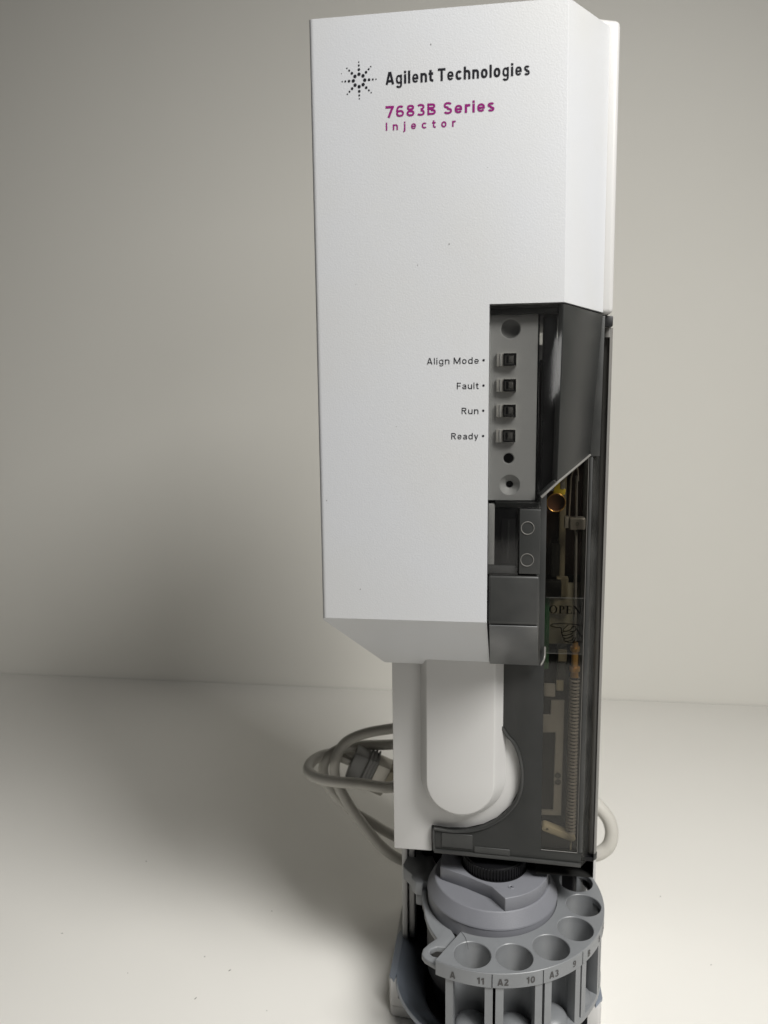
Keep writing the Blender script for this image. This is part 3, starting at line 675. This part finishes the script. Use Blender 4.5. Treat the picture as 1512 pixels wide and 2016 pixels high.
me2 = bpy.data.meshes.new('vial_seat'); bm.to_mesh(me2); bm.free()
p0 = finish('pocket', me, 'turret', U_, 30); s0 = finish('vial_seat', me2, 'turret', p0, 50)
for k in range(NH):
    if k == 0: o, s = p0, s0
    else:
        o = p0.copy(); COL.objects.link(o); s = s0.copy(); COL.objects.link(s); s.parent = o
    o.rotation_euler = (0, 0, R(A0+k*DA)-PI/2)
# floor
bm = bmesh.new(); n = 90; lo2, hi2 = A0-DA/2-1.0, hi
pts = [(42.0*math.cos(R(lo2+(hi2-lo2)*i/n)), 42.0*math.sin(R(lo2+(hi2-lo2)*i/n))) for i in range(n+1)]+[(20*math.cos(R(hi2-(hi2-lo2)*i/n)), 20*math.sin(R(hi2-(hi2-lo2)*i/n))) for i in range(n+1)]
add_prism(bm, pts, -29.0, -26.4, 'z'); build('pocket_floor', bm, 'turret', U_, 30, .3)
lathe('spindle', [(21, -2), (21, -41), (14, -41.4), (14, -43.5), (0, -43.5)], (0, 0), 'black', U_, 'z', 48)
# hub
lathe('hub', [(24.2, -4.5), (24.2, 1.7), (24.45, 1.9), (24.3, 2.4), (21.7, 6.75), (21.3, 7.0), (0, 7.0)], (1.2, 0), 'hub', U_, 'z', 96, 14)
hc = (1.0, 0.0)
pts = [(5.9, -20.9)]+[(hc[0]+21.2*math.cos(q), hc[1]+21.2*math.sin(q)) for q in [R(-70)+R(205)*i/40 for i in range(41)]]+[(-17.9, 6), (-18.0, -5.0), (-17.2, -5.7), (-8.5, -9.4), (1.2, -14.7)]
hb = prism('hub_block', pts, 6.9, 12.0, 'z', 'hub', U_, .3, 3)
lathe('moulding_dot', [(1.15, 12.0), (1.0, 12.25), (.6, 12.1), (.35, 11.9), (0, 12.2)], (8.1, -14.2), 'hub', hb, 'z', 24)
lathe('moulding_dot', [(.3, 12.3), (.15, 12.35), (0, 12.35)], (8.15, -14.25), 'ink', hb, 'z', 10)
prism('knob_recess', circle(2.1, 0, 12.3, 64), 12.02, 12.12, 'z', 'black', hb)
# ribbed knob
bm = bmesh.new(); NR = 64; pr = []
for i in range(NR):
    for e, r_ in ((-.30, 11.45), (-.20, 11.95), (.20, 11.95), (.30, 11.45)):
        a = 2*PI*(i+e)/NR; pr.append((2.1+r_*math.cos(a), r_*math.sin(a)))
add_prism(bm, pr, 12.2, 16.2, 'z'); kn = build('knob', bm, 'black', U_, 20, .18, 2, 40)
lathe('knob_cap', [(11.3, 16.2), (11.1, 16.7), (9.5, 16.9), (0, 16.9)], (2.1, 0), 'black', kn, 'z', 64)
# ledge ring at the left with its ear
bm = bmesh.new()
oa = [(25.4*math.cos(R(q)), 25.4*math.sin(R(q))) for q in range(130, 205, 5)]+[(-23.3, -12.0), (-22.0, -16.4), (-20.3, -20.2), (-17.9, -24.2), (-20.6, -27.4), (-22.3, -30.2), (-22.5, -32.8), (-21.2, -34.8), (-17.2, -37.3), (-16.4, -33.6), (-18.6, -33.2), (-19.9, -31.8), (-19.6, -30.2), (-17.6, -28.6), (-14.5, -28.6)]
ia = [(-11.4, -22.4)]+[(23.6*math.cos(R(q))+.5, 23.6*math.sin(R(q))) for q in range(235, 125, -5)]
add_prism(bm, oa+ia, -5.2, -3.0, 'z'); build('ledge_ring', bm, 'turret', U_, 35, .5, 3)
lathe('inner_drum', [(24.0, -3.6), (24.0, -30), (0, -30)], (.6, 0), 'black', U_, 'z', 64)
# stepped stop block at the left rear
prism('stop_block', [(-34.2, 13.2), (-33.9, 11.2), (-30.0, 6.8), (-30.0, 4.4), (-28.0, 2.0), (-25.4, 1.6), (-24.8, 3.0), (-21.8, 2.75), (-20, 12), (-24, 24), (-32, 24)], -5.4, 0, 'z', 'turret', U_, .3)
prism('stop_foot', [(-28.2, 3.0), (-25.2, 2.6), (-22.5, 5), (-22, 14), (-27, 14)], -10.5, -5.6, 'z', 'turret', U_, .8, 3)

# ------------------------------------------------------------------ the cable behind the tower
K = thing('coiled_cable', (-30, 75, -ZT), 'grey coiled cable with a plug at its end, behind the white tower', 'cable')
RC = 2.4
def strand(pts, r=RC): tube('cord', spline(pts, 10), r, 'cable', K, 14)
strand([(20, 72, 30), (-10, 69, 36), (-30, 66, 36.5), (-45, 64, 34.5), (-57, 62, 32.5), (-66, 60.5, 28.5), (-70.5, 59, 22), (-71.5, 58, 14), (-69.5, 57, 8), (-63.5, 56, -2), (-55, 55, -13), (-46, 56, -23), (-36, 64, -33), (-10, 70, -44), (15, 72, -47)])
strand([(20, 80, 24), (-20, 76, 25), (-45, 72, 23), (-60, 70, 22.5), (-71, 67, 21.5), (-77, 63, 17), (-77, 60, 10.5), (-72.5, 59, 4), (-64, 59.5, -5), (-54, 61, -12), (-45, 64, -19), (-34, 68, -26), (0, 74, -36)])
strand([(10, 84, -2), (-40, 82, 6), (-60, 77, 13), (-75, 69, 18.0), (-81.5, 60, 19.0), (-82.3, 51, 18.6), (-77.5, 45, 18.3), (-70, 43, 17.8), (-56, 42.5, 17.6), (-46, 43, 16.4), (-40, 50, 14), (-38.5, 60, 10), (-35, 67, 4), (-5, 72, -6), (20, 72, -10)], 2.45)
strand([(5, 70, 14), (30, 68, 12), (42, 65, 8.5), (48.5, 63, 3), (53.3, 62, -3), (54.6, 61, -9.5), (52.5, 60, -15.5), (46, 60, -19.5), (36, 65, -22), (10, 70, -27)], 3.0)
# plug
pl = bpy.data.objects
ctr = Vector((-57, 66, 13.5)); ax = Vector((.86, .05, -.38)).normalized(); ay = Vector((.0, 1, .12)); ay = (ay-ax*ay.dot(ax)).normalized(); az = ax.cross(ay)
def obox(name, a0, a1, b0, b1, c0, c1, m, bev=.4):
    bm = bmesh.new(); add_box(bm, a0, a1, b0, b1, c0, c1)
    for v in bm.verts: v.co = ctr+ax*v.co.x+ay*v.co.y+az*v.co.z
    return build(name, bm, m, K, 35, bev, 2)
obox('plug_hood', -8.5, -1.5, -4.5, 4.5, -7.5, 7.5, 'plug', 1.0)
for a in (-.6, 1.0, 2.6): obox('plug_rib', a-.5, a+.5, -4.8, 4.8, -8.2, 8.0, 'plug', .25)
obox('plug_neck', -1.4, 3.2, -4.2, 4.2, -7.2, 7.2, 'plug', .2)
obox('plug_shell', 3.3, 9.5, -4.2, 4.2, -6.8, 6.8, 'metalplug', .5)
obox('plug_face', 9.5, 12.8, -3.4, 3.4, -5.2, 5.2, 'tan', .5)
obox('plug_lead', -16, -8.4, -1.9, 1.9, -2.8, 1.0, 'cable', 1.2)
obox('thumb_screw', 4.5, 11.5, -1.8, 1.8, -11.0, -7.3, 'metalplug', 1.2)
tube('stray_hair', spline([(-9.6, -23.6, .1), (-7.9, -26.6, .15), (-7.2, -28.9, .3), (-6.6, -30.5, -1.5)], 6), .05, 'ink', U_, 5)
